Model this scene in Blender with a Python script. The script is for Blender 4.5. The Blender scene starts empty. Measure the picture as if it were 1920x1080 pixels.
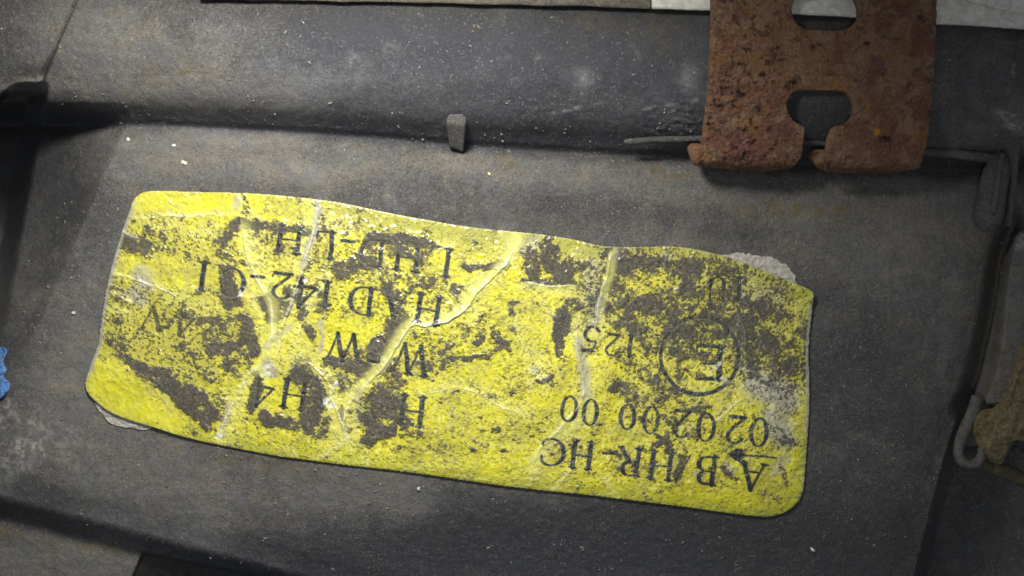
import bpy, math, random
import numpy as np
from mathutils import Vector
from mathutils.bvhtree import BVHTree

# 1 unit = 5 mm.  x to the right of the photo, y up the photo, z towards the camera.
scn = bpy.context.scene
scn.unit_settings.system = 'METRIC'
scn.unit_settings.scale_length = 0.005
CAMZ = 24.0
# ------------------------------------------------------------------ camera
cd = bpy.data.cameras.new('camera'); cam = bpy.data.objects.new('camera', cd)
scn.collection.objects.link(cam); scn.camera = cam
cam.location = (0, 0, CAMZ)
cd.lens = 45.0; cd.sensor_width = 36.0; cd.clip_start = 0.1; cd.clip_end = 500
# ------------------------------------------------------------------ world
w = bpy.data.worlds.new('World'); scn.world = w; w.use_nodes = True
bg = w.node_tree.nodes['Background']
bg.inputs[0].default_value = (0.80, 0.88, 1.0, 1); bg.inputs[1].default_value = 0.20
# ------------------------------------------------------------------ lamps
def area(name, loc, target, size, power, col):
    l = bpy.data.lights.new(name, 'AREA'); l.shape = 'DISK'; l.size = size; l.energy = power; l.color = col
    o = bpy.data.objects.new(name, l); scn.collection.objects.link(o)
    o.location = loc
    o.rotation_euler = (Vector(target) - Vector(loc)).to_track_quat('-Z', 'Y').to_euler()
    return o
l_ = bpy.data.lights.new('work_lamp', 'SPOT'); l_.energy = 12600; l_.color = (1.0, 0.97, 0.915)
l_.spot_size = math.radians(122); l_.spot_blend = 1.0; l_.shadow_soft_size = 1.1
lo = bpy.data.objects.new('work_lamp', l_); scn.collection.objects.link(lo); lo.location = (-2.4, 7.4, 9.6)
lo.rotation_euler = (Vector((-4.2, -2.2, 0)) - Vector(lo.location)).to_track_quat('-Z', 'Y').to_euler()
area('phone_flash', (0.9, -3.4, 25.0), (-0.5, -1.0, 0), 1.4, 720, (1.0, 0.99, 0.96))
scn.view_settings.view_transform = 'Standard'; scn.view_settings.look = 'None'
scn.view_settings.exposure = 0; scn.view_settings.gamma = 1
scn.render.engine = 'CYCLES'

# ------------------------------------------------------------------ numeric helpers
def lattice(seed, n=256):
    return np.random.RandomState(seed).rand(n, n).astype(np.float32)
_L = {}
def vnoise(x, y, seed):
    if seed not in _L: _L[seed] = lattice(seed)
    g = _L[seed]
    xi = np.floor(x).astype(np.int64); yi = np.floor(y).astype(np.int64)
    fx = x - xi; fy = y - yi
    fx = fx*fx*(3-2*fx); fy = fy*fy*(3-2*fy)
    a = g[xi & 255, yi & 255]; b = g[(xi+1) & 255, yi & 255]
    c = g[xi & 255, (yi+1) & 255]; d = g[(xi+1) & 255, (yi+1) & 255]
    return (a*(1-fx)+b*fx)*(1-fy) + (c*(1-fx)+d*fx)*fy
def fbm(x, y, scale, oct=4, seed=1, rough=0.5):
    """0..1, scale = size of the largest lump in photo pixels"""
    s = 0; t = 0; a = 1.0; f = 1.0/scale
    for k in range(oct):
        c, n = math.cos(k*1.1), math.sin(k*1.1)
        s = s + a*vnoise((x*c+y*n)*f+13.7*k, (y*c-x*n)*f+7.1*k, seed+k); t += a
        a *= rough; f *= 2.03
    return s/t
def ss(a, b, x):
    t = np.clip((x-a)/(b-a), 0, 1); return t*t*(3-2*t)
def interp(pts, x):
    p = np.array(pts, float); return np.interp(x, p[:, 0], p[:, 1])
def sinterp(pts, x):
    """smoothly interpolated curve through pts"""
    xs = np.linspace(pts[0][0], pts[-1][0], 400)
    ys = interp(pts, xs); k = np.ones(31)/31
    yp = np.pad(ys, 15, mode='reflect', reflect_type='odd')
    return np.interp(x, xs, np.convolve(yp, k, 'valid'))
def P(px, py, z):
    k = (CAMZ - z)/CAMZ
    return (px-960)/100*k, (540-py)/100*k
def Pz(px, py, z):
    x, y = P(px, py, z); return (x, y, z)
def dseg(x, y, ax, ay, bx, by):
    dx, dy = bx-ax, by-ay; L = dx*dx+dy*dy+1e-9
    t = np.clip(((x-ax)*dx+(y-ay)*dy)/L, 0, 1)
    return np.hypot(x-ax-t*dx, y-ay-t*dy), t
def smooth_poly(pts, closed=False, n=8):
    p = np.array(pts, float); N = len(p); out = []
    rng = range(N) if closed else range(N-1)
    for i in rng:
        if closed: a, b, c, d = p[(i-1) % N], p[i], p[(i+1) % N], p[(i+2) % N]
        else: a, b, c, d = p[max(i-1, 0)], p[i], p[i+1], p[min(i+2, N-1)]
        for k in range(n):
            t = k/n
            out.append(0.5*((2*b)+(-a+c)*t+(2*a-5*b+4*c-d)*t*t+(-a+3*b-3*c+d)*t**3))
    if not closed: out.append(p[-1])
    return np.array(out)
def inside(x, y, poly):
    r = np.zeros(x.shape, bool); n = len(poly)
    for i in range(n):
        x0, y0 = poly[i]; x1, y1 = poly[(i+1) % n]
        if y0 == y1: continue
        c = ((y0 > y) != (y1 > y)) & (x < (x1-x0)*(y-y0)/(y1-y0)+x0)
        r ^= c
    return r
def dist_poly(x, y, poly, closed=True, lim=None):
    d = np.full(x.shape, 1e9)
    n = len(poly)
    for i in range(n if closed else n-1):
        a = poly[i]; b = poly[(i+1) % n]
        dd, _ = dseg(x, y, a[0], a[1], b[0], b[1]); np.minimum(d, dd, out=d)
    return d

# ------------------------------------------------------------------ mesh helpers
def link(name, me, mat, parent=None, loc=(0, 0, 0)):
    o = bpy.data.objects.new(name, me); scn.collection.objects.link(o)
    if mat: me.materials.append(mat)
    if parent: o.parent = parent
    else: o.location = loc
    return o
def raw_mesh(name, V, F4, attrs=None, smooth=True):
    me = bpy.data.meshes.new(name)
    V = np.asarray(V, np.float32); F4 = np.asarray(F4, np.int32)
    k = F4.shape[1]
    me.vertices.add(len(V)); me.vertices.foreach_set('co', V.ravel())
    me.loops.add(F4.size); me.loops.foreach_set('vertex_index', F4.ravel())
    me.polygons.add(len(F4))
    me.polygons.foreach_set('loop_start', np.arange(0, F4.size, k, dtype=np.int32))
    me.polygons.foreach_set('loop_total', np.full(len(F4), k, dtype=np.int32))
    if smooth: me.polygons.foreach_set('use_smooth', np.ones(len(F4), bool))
    me.update(calc_edges=True)
    for n, a in (attrs or {}).items():
        at = me.attributes.new(n, 'FLOAT', 'POINT'); at.data.foreach_set('value', np.asarray(a, np.float32).ravel())
    return me
def px_sheet(name, PX, PY, Z, fmask, attrs, mat, parent, origin, skirt=0.0, zskirt=None, lip=0.0):
    """a surface built over a fine grid; cells where fmask is True are kept; skirt gives it thickness"""
    h, wd = PX.shape
    X, Y = P(PX, PY, Z)
    idx = np.arange(h*wd).reshape(h, wd)
    F = np.stack([idx[:-1, :-1], idx[1:, :-1], idx[1:, 1:], idx[:-1, 1:]], -1)[fmask]
    used = np.zeros(h*wd, bool); used[F.ravel()] = True
    V = np.stack([X, Y, Z], -1).reshape(-1, 3)
    if skirt:
        fm = np.pad(fmask, 1)
        E = []
        m = fm[1:-1, 1:-1]
        sel = m & ~fm[:-2, 1:-1]; E.append(np.stack([idx[:-1, 1:][sel], idx[:-1, :-1][sel]], -1))
        sel = m & ~fm[2:, 1:-1]; E.append(np.stack([idx[1:, :-1][sel], idx[1:, 1:][sel]], -1))
        sel = m & ~fm[1:-1, :-2]; E.append(np.stack([idx[:-1, :-1][sel], idx[1:, :-1][sel]], -1))
        sel = m & ~fm[1:-1, 2:]; E.append(np.stack([idx[1:, 1:][sel], idx[:-1, 1:][sel]], -1))
        E = np.concatenate(E)
        bv = np.unique(E); newi = np.full(h*wd, -1); newi[bv] = len(V)+np.arange(len(bv))
        # relax the rim so that it does not follow the grid's steps
        nb = np.zeros((h*wd, 3)); cnt = np.zeros(h*wd)
        for it in range(3):
            nb[:] = 0; cnt[:] = 0
            np.add.at(nb, E[:, 0], V[E[:, 1]]); np.add.at(nb, E[:, 1], V[E[:, 0]])
            np.add.at(cnt, E[:, 0], 1); np.add.at(cnt, E[:, 1], 1)
            V[bv] = 0.5*V[bv] + 0.5*nb[bv]/cnt[bv][:, None]
        low = V[bv].copy(); low[:, 2] -= skirt if np.isscalar(skirt) else skirt.ravel()[bv]
        V = np.concatenate([V, low])
        S = np.stack([E[:, 1], E[:, 0], newi[E[:, 0]], newi[E[:, 1]]], -1)
        F = np.concatenate([F, S]); used = np.concatenate([used, np.ones(len(bv), bool)])
        attrs = {k: np.concatenate([a.ravel(), a.ravel()[bv]]) for k, a in attrs.items()}
    remap = np.cumsum(used)-1
    V = V[used]-np.array(origin)[None]
    me = raw_mesh(name, V, remap[F], {k: a.ravel()[used] for k, a in attrs.items()})
    return link(name, me, mat, parent, origin)
def tube_mesh(pts, radii, n=14, flat=1.0, caps=True, wob=0.0, seed=0):
    """tube along points; flat<1 squashes it towards z"""
    R = random.Random(seed)
    V = []; F = []
    p = [Vector(q) for q in pts]
    for i, c in enumerate(p):
        t = (p[min(i+1, len(p)-1)]-p[max(i-1, 0)]).normalized()
        up = Vector((0, 0, 1)); s = t.cross(up)
        if s.length < 1e-4: s = Vector((1, 0, 0))
        s.normalize(); u = s.cross(t).normalized()
        for k in range(n):
            a = 2*math.pi*k/n; r = radii[i]*(1+wob*(R.random()-.5))
            V.append(c + s*math.cos(a)*r + u*math.sin(a)*r*flat)
    for i in range(len(p)-1):
        for k in range(n):
            a = i*n+k; b = i*n+(k+1) % n
            F.append((a, b, b+n, a+n))
    me_f = list(F)
    if caps:
        me_f.append(tuple(range(n))[::-1]); me_f.append(tuple((len(p)-1)*n+k for k in range(n)))
    return V, me_f
def py_mesh(name, V, F, mat, parent, origin, smooth=True, bevel=0.0, subd=0):
    me = bpy.data.meshes.new(name)
    o = Vector(origin)
    me.from_pydata([tuple(Vector(v)-o) for v in V], [], F); me.update()
    if smooth:
        for p in me.polygons: p.use_smooth = True
    ob = link(name, me, mat, parent, origin)
    if bevel:
        m = ob.modifiers.new('bevel', 'BEVEL'); m.width = bevel; m.segments = 3; m.limit_method = 'ANGLE'; m.angle_limit = 0.5
    if subd:
        m = ob.modifiers.new('sub', 'SUBSURF'); m.levels = subd; m.render_levels = subd
    return ob
def prism(poly, ztop, zbot, taper=0):
    """slab from a photo-space outline; ztop / zbot may be lists per point"""
    n = len(poly)
    zt = ztop if hasattr(ztop, '__len__') else [ztop]*n
    zb = zbot if hasattr(zbot, '__len__') else [zbot]*n
    V = [Pz(p[0], p[1], zt[i]) for i, p in enumerate(poly)]
    V += [(V[i][0], V[i][1], zb[i]) for i in range(n)]
    F = [tuple(range(n)), tuple(range(2*n-1, n-1, -1))] + [(i, i+n, (i+1) % n+n, (i+1) % n) for i in range(n)]
    return V, F
def thing(name, label, cat, loc, group=None):
    o = bpy.data.objects.new(name, None); scn.collection.objects.link(o); o.location = loc
    o['label'] = label; o['category'] = cat
    if group: o['group'] = group
    return o
def tag(o, label=None, cat=None, group=None, kind=None):
    if label: o['label'] = label
    if cat: o['category'] = cat
    if group: o['group'] = group
    if kind: o['kind'] = kind
    return o

# ------------------------------------------------------------------ node helpers
class NT:
    def __init__(s, name):
        s.m = bpy.data.materials.new(name); s.m.use_nodes = True
        s.t = s.m.node_tree; s.b = s.t.nodes['Principled BSDF']
        s.tc = s.t.nodes.new('ShaderNodeNewGeometry').outputs['Position']
    def n(s, typ, **kw):
        k = s.t.nodes.new(typ)
        for a, v in kw.items(): setattr(k, a, v)
        return k
    def lk(s, a, b): s.t.links.new(a, b)
    def attr(s, n):
        a = s.n('ShaderNodeAttribute'); a.attribute_name = n; return a.outputs['Fac']
    def noise(s, scale, detail=4, rough=.6, dist=0, sx=1, sy=1, off=0):
        k = s.n('ShaderNodeTexNoise'); k.inputs['Scale'].default_value = scale
        k.inputs['Detail'].default_value = detail; k.inputs['Roughness'].default_value = rough
        k.inputs['Distortion'].default_value = dist
        mp = s.n('ShaderNodeMapping'); mp.inputs['Scale'].default_value = (sx, sy, 1); mp.inputs['Location'].default_value = (off, off*.7, off)
        s.lk(s.tc, mp.inputs['Vector']); s.lk(mp.outputs[0], k.inputs['Vector'])
        return k.outputs['Fac']
    def vor(s, scale, feat='F1', off=0):
        k = s.n('ShaderNodeTexVoronoi', feature=feat); k.inputs['Scale'].default_value = scale
        s.lk(s.tc, k.inputs['Vector']); return k
    def rng(s, x, a, b, c=0, d=1, smooth=True):
        k = s.n('ShaderNodeMapRange'); k.interpolation_type = 'SMOOTHSTEP' if smooth else 'LINEAR'
        for i, v in zip((1, 2, 3, 4), (a, b, c, d)): k.inputs[i].default_value = v
        s.lk(x, k.inputs[0]); return k.outputs[0]
    def math(s, op, a, b=None, clamp=False):
        k = s.n('ShaderNodeMath', operation=op); k.use_clamp = clamp
        for i, v in enumerate((a, b)):
            if v is None: continue
            if isinstance(v, (int, float)): k.inputs[i].default_value = v
            else: s.lk(v, k.inputs[i])
        return k.outputs[0]
    def mix(s, f, a, b, mode='MIX'):
        k = s.n('ShaderNodeMix', data_type='RGBA', blend_type=mode)
        for i, v in ((0, f), (6, a), (7, b)):
            if isinstance(v, (int, float)): k.inputs[i].default_value = v
            elif isinstance(v, tuple): k.inputs[i].default_value = (*v, 1)
            else: s.lk(v, k.inputs[i])
        return k.outputs[2]
    def bump(s, h, strength, dist, prev=None):
        k = s.n('ShaderNodeBump'); k.inputs['Strength'].default_value = strength; k.inputs['Distance'].default_value = dist
        s.lk(h, k.inputs['Height'])
        if prev: s.lk(prev, k.inputs['Normal'])
        return k.outputs[0]
    def out(s, col=None, rough=None, normal=None, **kw):
        for v, i in ((col, 'Base Color'), (rough, 'Roughness'), (normal, 'Normal')):
            if v is None: continue
            if isinstance(v, (int, float)): s.b.inputs[i].default_value = v
            elif isinstance(v, tuple): s.b.inputs[i].default_value = (*v, 1)
            else: s.lk(v, s.b.inputs[i])
        for i, v in kw.items(): s.b.inputs[i].default_value = v
        return s.m

# ------------------------------------------------------------------ materials
def plastic_material(name, use_attr=True, base=(.036, .036, .038), dustc=(.190, .172, .142), amount=0.0):
    m = NT(name)
    n1 = m.noise(1.1, 6, .62, 1.2); n2 = m.noise(7, 6, .7, .6); n3 = m.noise(34, 4, .75)
    n5 = m.noise(26, 6, .82, .8, off=41)
    f = m.math('ADD', m.math('MULTIPLY', n1, .75), m.math('MULTIPLY', n2, .55))
    f = m.math('ADD', f, m.math('ADD', m.math('MULTIPLY', n3, .5), m.math('MULTIPLY', m.math('SUBTRACT', m.math('MULTIPLY', n5, 1.9), .475), .95)))
    if use_attr:
        f = m.math('ADD', f, m.math('SUBTRACT', m.math('MULTIPLY', m.attr('dust'), 1.1), .55))
    else: f = m.math('ADD', f, amount)
    f = m.rng(f, .96, 1.84)
    warm = m.rng(m.noise(2.3, 4, .6, .5, off=5), .35, .65)
    dc = m.mix(warm, (.148, .147, .143), dustc)
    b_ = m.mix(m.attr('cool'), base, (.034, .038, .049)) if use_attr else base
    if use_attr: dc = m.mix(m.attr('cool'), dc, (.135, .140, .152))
    f = m.math('MULTIPLY', f, m.rng(m.noise(.9, 4, .6, .4, sx=.45, sy=3.2, off=81), .34, .60, .82, 1.04))
    col = m.mix(f, b_, dc)
    # fine scratches of lighter dust and dark pits
    sp = m.rng(m.noise(62, 2, .7, 0, off=3), .60, .72)
    col = m.mix(m.math('MULTIPLY', sp, .34), col, (.27, .255, .225))
    pit = m.rng(m.noise(48, 2, .6, 0, off=9), .30, .42, 1, 0)
    col = m.mix(m.math('MULTIPLY', pit, .55), col, (.013, .013, .014))
    msk = m.rng(m.noise(1.4, 5, .65, .8, off=71), .40, .66, .12, 1)
    for sc, th, rt, cc in ((9.5, .22, .72, (.30, .265, .20)), (15, .24, .70, (.25, .225, .18)), (12.3, .26, .72, (.018, .018, .020)), (21, .26, .66, (.42, .40, .36))):
        v = m.vor(sc); sep = m.n('ShaderNodeSeparateColor'); m.lk(v.outputs['Color'], sep.inputs[0])
        wob = m.math('ADD', v.outputs['Distance'], m.math('MULTIPLY', m.math('SUBTRACT', n3, .5), .35))
        fl = m.math('MULTIPLY', m.rng(wob, th*.55, th, 1, 0), m.rng(sep.outputs[0], rt, rt+.15))
        col = m.mix(m.math('MULTIPLY', m.math('MULTIPLY', fl, msk), .75), col, cc)
    cn = m.noise(13, 3, .75, 1.5, off=21); crumb = m.math('MULTIPLY', m.rng(cn, .54, .62), m.rng(m.noise(1.7, 4, .6, .5, off=8), .36, .64))
    cd2 = m.math('MULTIPLY', m.rng(cn, .36, .45, 1, 0), .45)
    col = m.mix(m.math('MULTIPLY', crumb, .55), col, m.mix(n3, (.16, .14, .11), (.30, .27, .215)))
    col = m.mix(cd2, col, (.026, .026, .029))
    if use_attr:
        col = m.mix(m.attr('pale'), col, m.mix(n2, (.20, .195, .175), (.36, .35, .33)))
        col = m.mix(m.attr('ochre'), col, m.mix(n2, (.075, .060, .032), (.16, .125, .065)))
    h = m.math('ADD', m.math('MULTIPLY', n3, .7), m.math('MULTIPLY', n5, 1.1))
    nrm = m.bump(h, .62, .05)
    nrm = m.bump(crumb, .8, .045, nrm)
    nrm = m.bump(m.noise(75, 2, .6), .5, .018, nrm)
    r = m.rng(f, 0, 1, .38, .80)
    return m.out(col, r, nrm, **{'Specular IOR Level': .5})
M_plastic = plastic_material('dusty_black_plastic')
M_plastic2 = plastic_material('bare_black_plastic', False, amount=-.05)

def sticker_material():
    m = NT('yellow_sticker')
    dirt, ink, pale, grey, hue, white, grime = [m.attr(a) for a in ('dirt', 'ink', 'pale', 'grey', 'hue', 'white', 'grime')]
    n2 = m.noise(9, 6, .7, .8); n3 = m.noise(40, 4, .7); n4 = m.noise(80, 2, .6)
    y = m.mix(m.rng(n2, .3, .7), (.57, .54, .007), (.46, .44, .010))
    y = m.mix(m.rng(m.noise(1.6, 3, .5, off=4), .3, .7), y, (.62, .58, .006))
    cz = m.math('ABSOLUTE', m.math('SUBTRACT', m.noise(5.5, 3, .6, 2.2, off=51), .5)); cr = m.rng(cz, 0, .014, 1, 0)
    cz2 = m.math('ABSOLUTE', m.math('SUBTRACT', m.noise(13, 3, .6, 1.6, off=57), .5)); cr2 = m.rng(cz2, 0, .03, 1, 0)
    n6 = m.noise(20, 6, .82, .8, off=61)
    y = m.mix(hue, y, (.36, .37, .012))
    y = m.mix(m.math('MULTIPLY', m.rng(n6, .52, .64), .18), y, (.70, .66, .12))
    y = m.mix(m.math('MULTIPLY', cr, .45), y, (.80, .78, .42))
    y = m.mix(m.math('MULTIPLY', m.math('MULTIPLY', cr2, grime), .55), y, (.20, .17, .07))
    y = m.mix(m.math('MULTIPLY', grime, .50), y, m.mix(m.rng(n3, .4, .6), (.23, .215, .075), (.43, .40, .06)))
    sp = m.math('MULTIPLY', m.rng(n3, .52, .62), m.math('ADD', m.math('MULTIPLY', grime, .9), .25)); sp2 = m.rng(n4, .62, .72)
    y = m.mix(m.math('MULTIPLY', sp, .55), y, (.27, .23, .09))
    y = m.mix(m.math('MULTIPLY', sp2, .35), y, (.15, .12, .045))
    y = m.mix(m.math('MULTIPLY', pale, .85), y, m.mix(n2, (.62, .61, .25), (.68, .67, .14)))
    col = m.mix(m.math('MULTIPLY', grey, .85), y, m.mix(n2, (.20, .19, .165), (.40, .39, .35)))
    col = m.mix(ink, col, m.mix(n3, (.010, .014, .017), (.026, .032, .032)))
    d = m.mix(m.rng(n6, .40, .60), (.020, .020, .023), (.120, .108, .094))
    d = m.mix(m.math('MULTIPLY', m.rng(m.noise(3, 5, .7, .5, off=31), .4, .6), .5), d, (.070, .056, .046))
    d = m.mix(m.math('MULTIPLY', m.rng(m.noise(24, 4, .75, 1, off=33), .56, .64), .45), d, (.28, .26, .12))
    d = m.mix(m.rng(n4, .62, .72), d, (.26, .24, .20))
    col = m.mix(dirt, col, d)
    col = m.mix(white, col, m.mix(n3, (.60, .60, .55), (.85, .84, .76)))
    h = m.math('ADD', m.math('MULTIPLY', n3, .6), m.math('MULTIPLY', m.noise(17, 5, .7, 1.6), .9))
    h = m.math('MULTIPLY', h, m.math('ADD', m.math('MULTIPLY', grime, .9), .08))
    nrm = m.bump(h, .24, .020)
    nrm = m.bump(m.math('MULTIPLY', dirt, n6), .8, .05, nrm)
    nrm = m.bump(m.math('ADD', cr, m.math('MULTIPLY', cr2, .3)), .4, .016, nrm)
    rough = m.rng(dirt, 0, 1, .25, .82)
    rough = m.math('ADD', rough, m.math('MULTIPLY', n2, .14))
    return m.out(col, rough, nrm, **{'Specular IOR Level': .5, 'Coat Weight': .35, 'Coat Roughness': .22})
M_sticker = sticker_material()

def rust_material():
    m = NT('rusty_steel')
    n1 = m.noise(.62, 4, .6, .9); n2 = m.noise(2.6, 8, .72, .5); n3 = m.noise(24, 5, .78, .8); n4 = m.noise(60, 2, .6)
    col = m.mix(m.rng(n1, .40, .60), (.205, .086, .048), (.285, .150, .064))
    col = m.mix(m.rng(n2, .46, .60), col, (.33, .20, .12))
    col = m.mix(m.rng(m.noise(1.7, 7, .72, .5, off=6), .52, .60), col, (.20, .082, .056))
    col = m.mix(m.math('MULTIPLY', m.rng(m.noise(2.4, 7, .75, .4, off=11), .58, .68), .5), col, (.32, .26, .22))
    col = m.mix(m.math('MULTIPLY', m.rng(m.noise(1.6, 6, .7, .4, off=17), .54, .66), .7), col, (.33, .16, .030))
    col = m.mix(m.math('MULTIPLY', m.rng(m.noise(5, 6, .75, .4, off=27), .54, .64), .8), col, (.042, .020, .020))
    col = m.mix(m.math('MULTIPLY', m.rng(n3, .52, .66), .40), col, (.40, .22, .09))
    col = m.mix(m.math('MULTIPLY', m.rng(n3, .34, .46, 1, 0), .75), col, (.045, .020, .015))
    col = m.mix(m.math('MULTIPLY', m.attr('pit'), .9), col, (.028, .012, .016))
    col = m.mix(m.attr('orange'), col, (.62, .25, .02))
    h = m.math('ADD', m.math('MULTIPLY', n2, .7), m.math('MULTIPLY', n3, .9))
    nrm = m.bump(h, 1.0, .15); nrm = m.bump(n4, .6, .03, nrm)
    return m.out(col, m.rng(n3, .3, .7, .28, .70), nrm, **{'Metallic': 0.0, 'Specular IOR Level': .45})
M_rust = rust_material()

def simple(name, c1, c2, s1, rough, bumpd=.03, c3=None):
    m = NT(name)
    n2 = m.noise(s1, 6, .7, .8); n3 = m.noise(s1*6, 4, .7)
    col = m.mix(m.rng(n2, .32, .68), c1, c2)
    if c3: col = m.mix(m.rng(n3, .5, .68), col, c3)
    nrm = m.bump(m.math('ADD', n2, n3), .8, bumpd)
    return m.out(col, rough, nrm)
M_white = simple('dirty_white_paint', (.42, .41, .36), (.66, .65, .58), 5, .6, .03, (.50, .48, .40))
M_strip = simple('dusty_rubber', (.05, .045, .038), (.12, .105, .08), 6, .8, .04, (.19, .165, .12))
M_residue = simple('pale_glue_residue', (.32, .30, .26), (.52, .49, .43), 7, .9, .05, (.60, .58, .53))
M_blue = simple('blue_paint_film', (.02, .14, .50), (.07, .32, .78), 9, .3, .09, (.62, .72, .82))
M_glue = simple('glue_caked_metal', (.085, .062, .026), (.17, .135, .065), 4, .7, .06, (.26, .21, .11))
M_hook = simple('grimy_grey_metal', (.045, .045, .041), (.105, .098, .080), 6, .6, .03)
M_grit = simple('pale_grit', (.38, .36, .30), (.62, .60, .53), 9, .5, .01)
M_crumb = simple('dried_dirt', (.055, .048, .038), (.19, .165, .125), 9, .85, .01, (.30, .27, .21))
M_chipy = simple('lime_paint_chip_film', (.55, .56, .18), (.75, .74, .35), 9, .5, .01)
M_backing = simple('dark_backing', (.012, .012, .012), (.03, .028, .024), 2, .8, .05)

# ------------------------------------------------------------------ housing surface (one relief, cut into its parts)
STEP = 2.5
gx = np.arange(-130, 2055, STEP); gy = np.arange(-120, 1205, STEP)
GX, GY = np.meshgrid(gx, gy)
def yt_f(x): return sinterp([(-200, -14), (140, -6), (380, 1), (640, 3), (1220, 17), (1760, 44), (1920, 55), (2100, 66)], x)
def yc_f(x): return sinterp([(-200, 232), (60, 226), (300, 228), (640, 246), (900, 268), (1200, 284), (1700, 306), (1900, 318), (2100, 328)], x)
def seam_f(y): return interp([(-200, 192), (0, 143), (75, 110), (150, 79), (240, 64)], y)
def rim_z(t):
    return sinterp([(-.5, .05), (-.12, .50), (0, .70), (.12, .84), (.28, .93), (.42, .93), (.55, .88), (.68, .77), (.80, .58), (.90, .30), (.95, .06), (1.02, -.06), (1.1, -.07)], t)
def housing(X, Y):
    yt = yt_f(X); yc = yc_f(X); t = (Y-yt)/(yc-yt)
    zp = 0.03*np.sin(X/310+1)*np.sin(Y/260)
    zp = zp - .20*np.exp(-((Y-yc-2)/20)**2)                    # gutter under the rim
    zr = rim_z(t)
    # softly ribbed rim: shallow lengthwise undulations
    zr = zr + .010*np.sin(Y/13+X/300)*ss(500, 800, X) - .05*ss(1250, 1330, X)*np.exp(-((Y-215)/40)**2)
    z = np.where(t < 1.0, np.maximum(zr, -.05), zp)
    k = ss(.97, 1.06, t); z = zr*(1-k)+zp*k
    # left depression under the raised block
    dl = (X-(205-(Y-310)*.44))/1.09                            # slope added along a diagonal to stand in for a soft shadow edge
    shade_slope = np.clip(-dl, 0, 400)/100*ss(60, -30, dl)*ss(190, 235, Y)*ss(780, 560, Y)
    z = z - 1.0*shade_slope
    pit = ss(88, 46, X+(Y-200)*.18)*ss(150, 180, Y)*ss(680, 400, Y)
    z = z - 2.6*pit
    # raised block top left with its seam
    s = seam_f(Y); bl = interp([(-200, 240), (0, 188), (16, 174), (34, 162), (52, 156), (68, 158), (80, 150), (130, 120)], X)
    blk = ss(3, -3, X-s)*ss(4, -12, Y-bl)
    zb = .80 - .25*ss(-60, 0, Y-bl)**2 + .03*np.sin(X/40)
    z = z*(1-blk)+zb*blk
    z = z - .16*np.exp(-((X-s)/(2.2+1.6*ss(60, 150, Y)))**2)*ss(190, 150, Y)
    # lower edge: slope down, wall, shelf
    E = 922+.262*X; e = Y-E
    z = z - .10*ss(-50, 10, e)
    z = z - .40*ss(2, 52, e)
    z = z - .42*ss(870, 1120, Y)*ss(250, 900, X)
    # lit shelf picks up again
    z = z + .04*ss(55, 75, e)*ss(500, 200, X)
    # rectangular hole in the shelf
    hl = np.minimum.reduce([(X-(268-(Y-1035)*.42)), (Y-(1035+(X-268)*.20)), 620-X])
    hole = ss(-1, 4, hl)
    z = z - 1.6*hole
    # right edge of the panel and what lies beyond
    R = interp([(-200, 1990), (300, 1912), (420, 1888), (480, 1866), (600, 1846), (700, 1822), (780, 1793), (880, 1762), (1080, 1712), (1220, 1680)], Y)
    r = X-R
    z = z - .10*ss(-60, 0, r)*ss(300, 420, Y)
    low = ss(0, 26, r)*ss(735, 800, Y)
    z = z*(1-low) + (-1.75+.0*X)*low
    grv = np.exp(-((r-10)/16)**2)*ss(380, 430, Y)*ss(800, 740, Y)
    z = z - .5*grv
    wall = ss(14, 34, r-14*ss(500, 700, Y))*ss(425, 440, Y)*ss(775, 755, Y)
    z = z*(1-wall) + (.55-.10*ss(500, 760, Y))*wall
    # dusty weld line on the rim at far right
    wl, _ = dseg(X, Y, 1916, 60, 1879, 222)
    z = z + .035*np.exp(-(wl/3.5)**2)
    z = z + (fbm(X, Y, 90, 4, 31)-.5)*.06 + (fbm(X, Y, 14, 3, 61)-.5)*.022 + (fbm(X, Y, 6, 1, 91)-.5)*.012
    # crumpled flash at the rim foot left of the clip
    cr = np.exp(-(((X-1265)/60)**2+((Y-225)/34)**2))
    z = z + .7*cr*(np.abs(fbm(X+Y*1.3, Y*2-X*.6, 26, 3, 17)-.5))*.35
    return z, blk, t, e, hole, r
HZ, blk, tt, ee, hole, rr = housing(GX, GY)
def blob(X, Y, x, y, rx, ry, a=0):
    a = math.radians(a); c, s = math.cos(a), math.sin(a)
    u = (X-x)*c+(Y-y)*s; v = -(X-x)*s+(Y-y)*c
    return np.exp(-((u/rx)**2+(v/ry)**2))
dust = .44 + (fbm(GX, GY, 230, 4, 41)-.5)*.75  # dust cover; lowered further down to paint shade into recesses
def addd(x, y, rx, ry, s, a=0):
    global dust
    dust = dust + s*blob(GX, GY, x, y, rx, ry, a)
addd(250, 620, 300, 300, .45); addd(150, 440, 70, 120, -.2); addd(420, 300, 420, 55, .28, 4); addd(950, 320, 300, 40, .22, 3); addd(1300, 350, 260, 50, .20, 4)  # the negative spot paints shade into the left hollow
addd(1600, 420, 300, 80, .18); addd(1660, 600, 160, 260, .12); addd(300, 900, 320, 70, .30, 14); addd(700, 930, 260, 50, .25, 8)
addd(150, 1040, 260, 60, .45); addd(1000, 1040, 500, 90, -.40); addd(1450, 1060, 300, 80, -.30); addd(960, 60, 420, 60, -.22)
addd(60, 60, 120, 90, .15); addd(1000, 1010, 420, 60, -.25); addd(900, 120, 500, 90, -.15); addd(1650, 900, 160, 200, -.12); addd(300, 90, 220, 70, .16); addd(700, 150, 200, 40, .18); addd(1130, 385, 260, 30, -.22, 8)
addd(300, 170, 260, 22, .30); addd(1290, 150, 22, 30, .5); addd(1095, 150, 30, 28, .35); addd(60, 160, 60, 14, .6)
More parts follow.
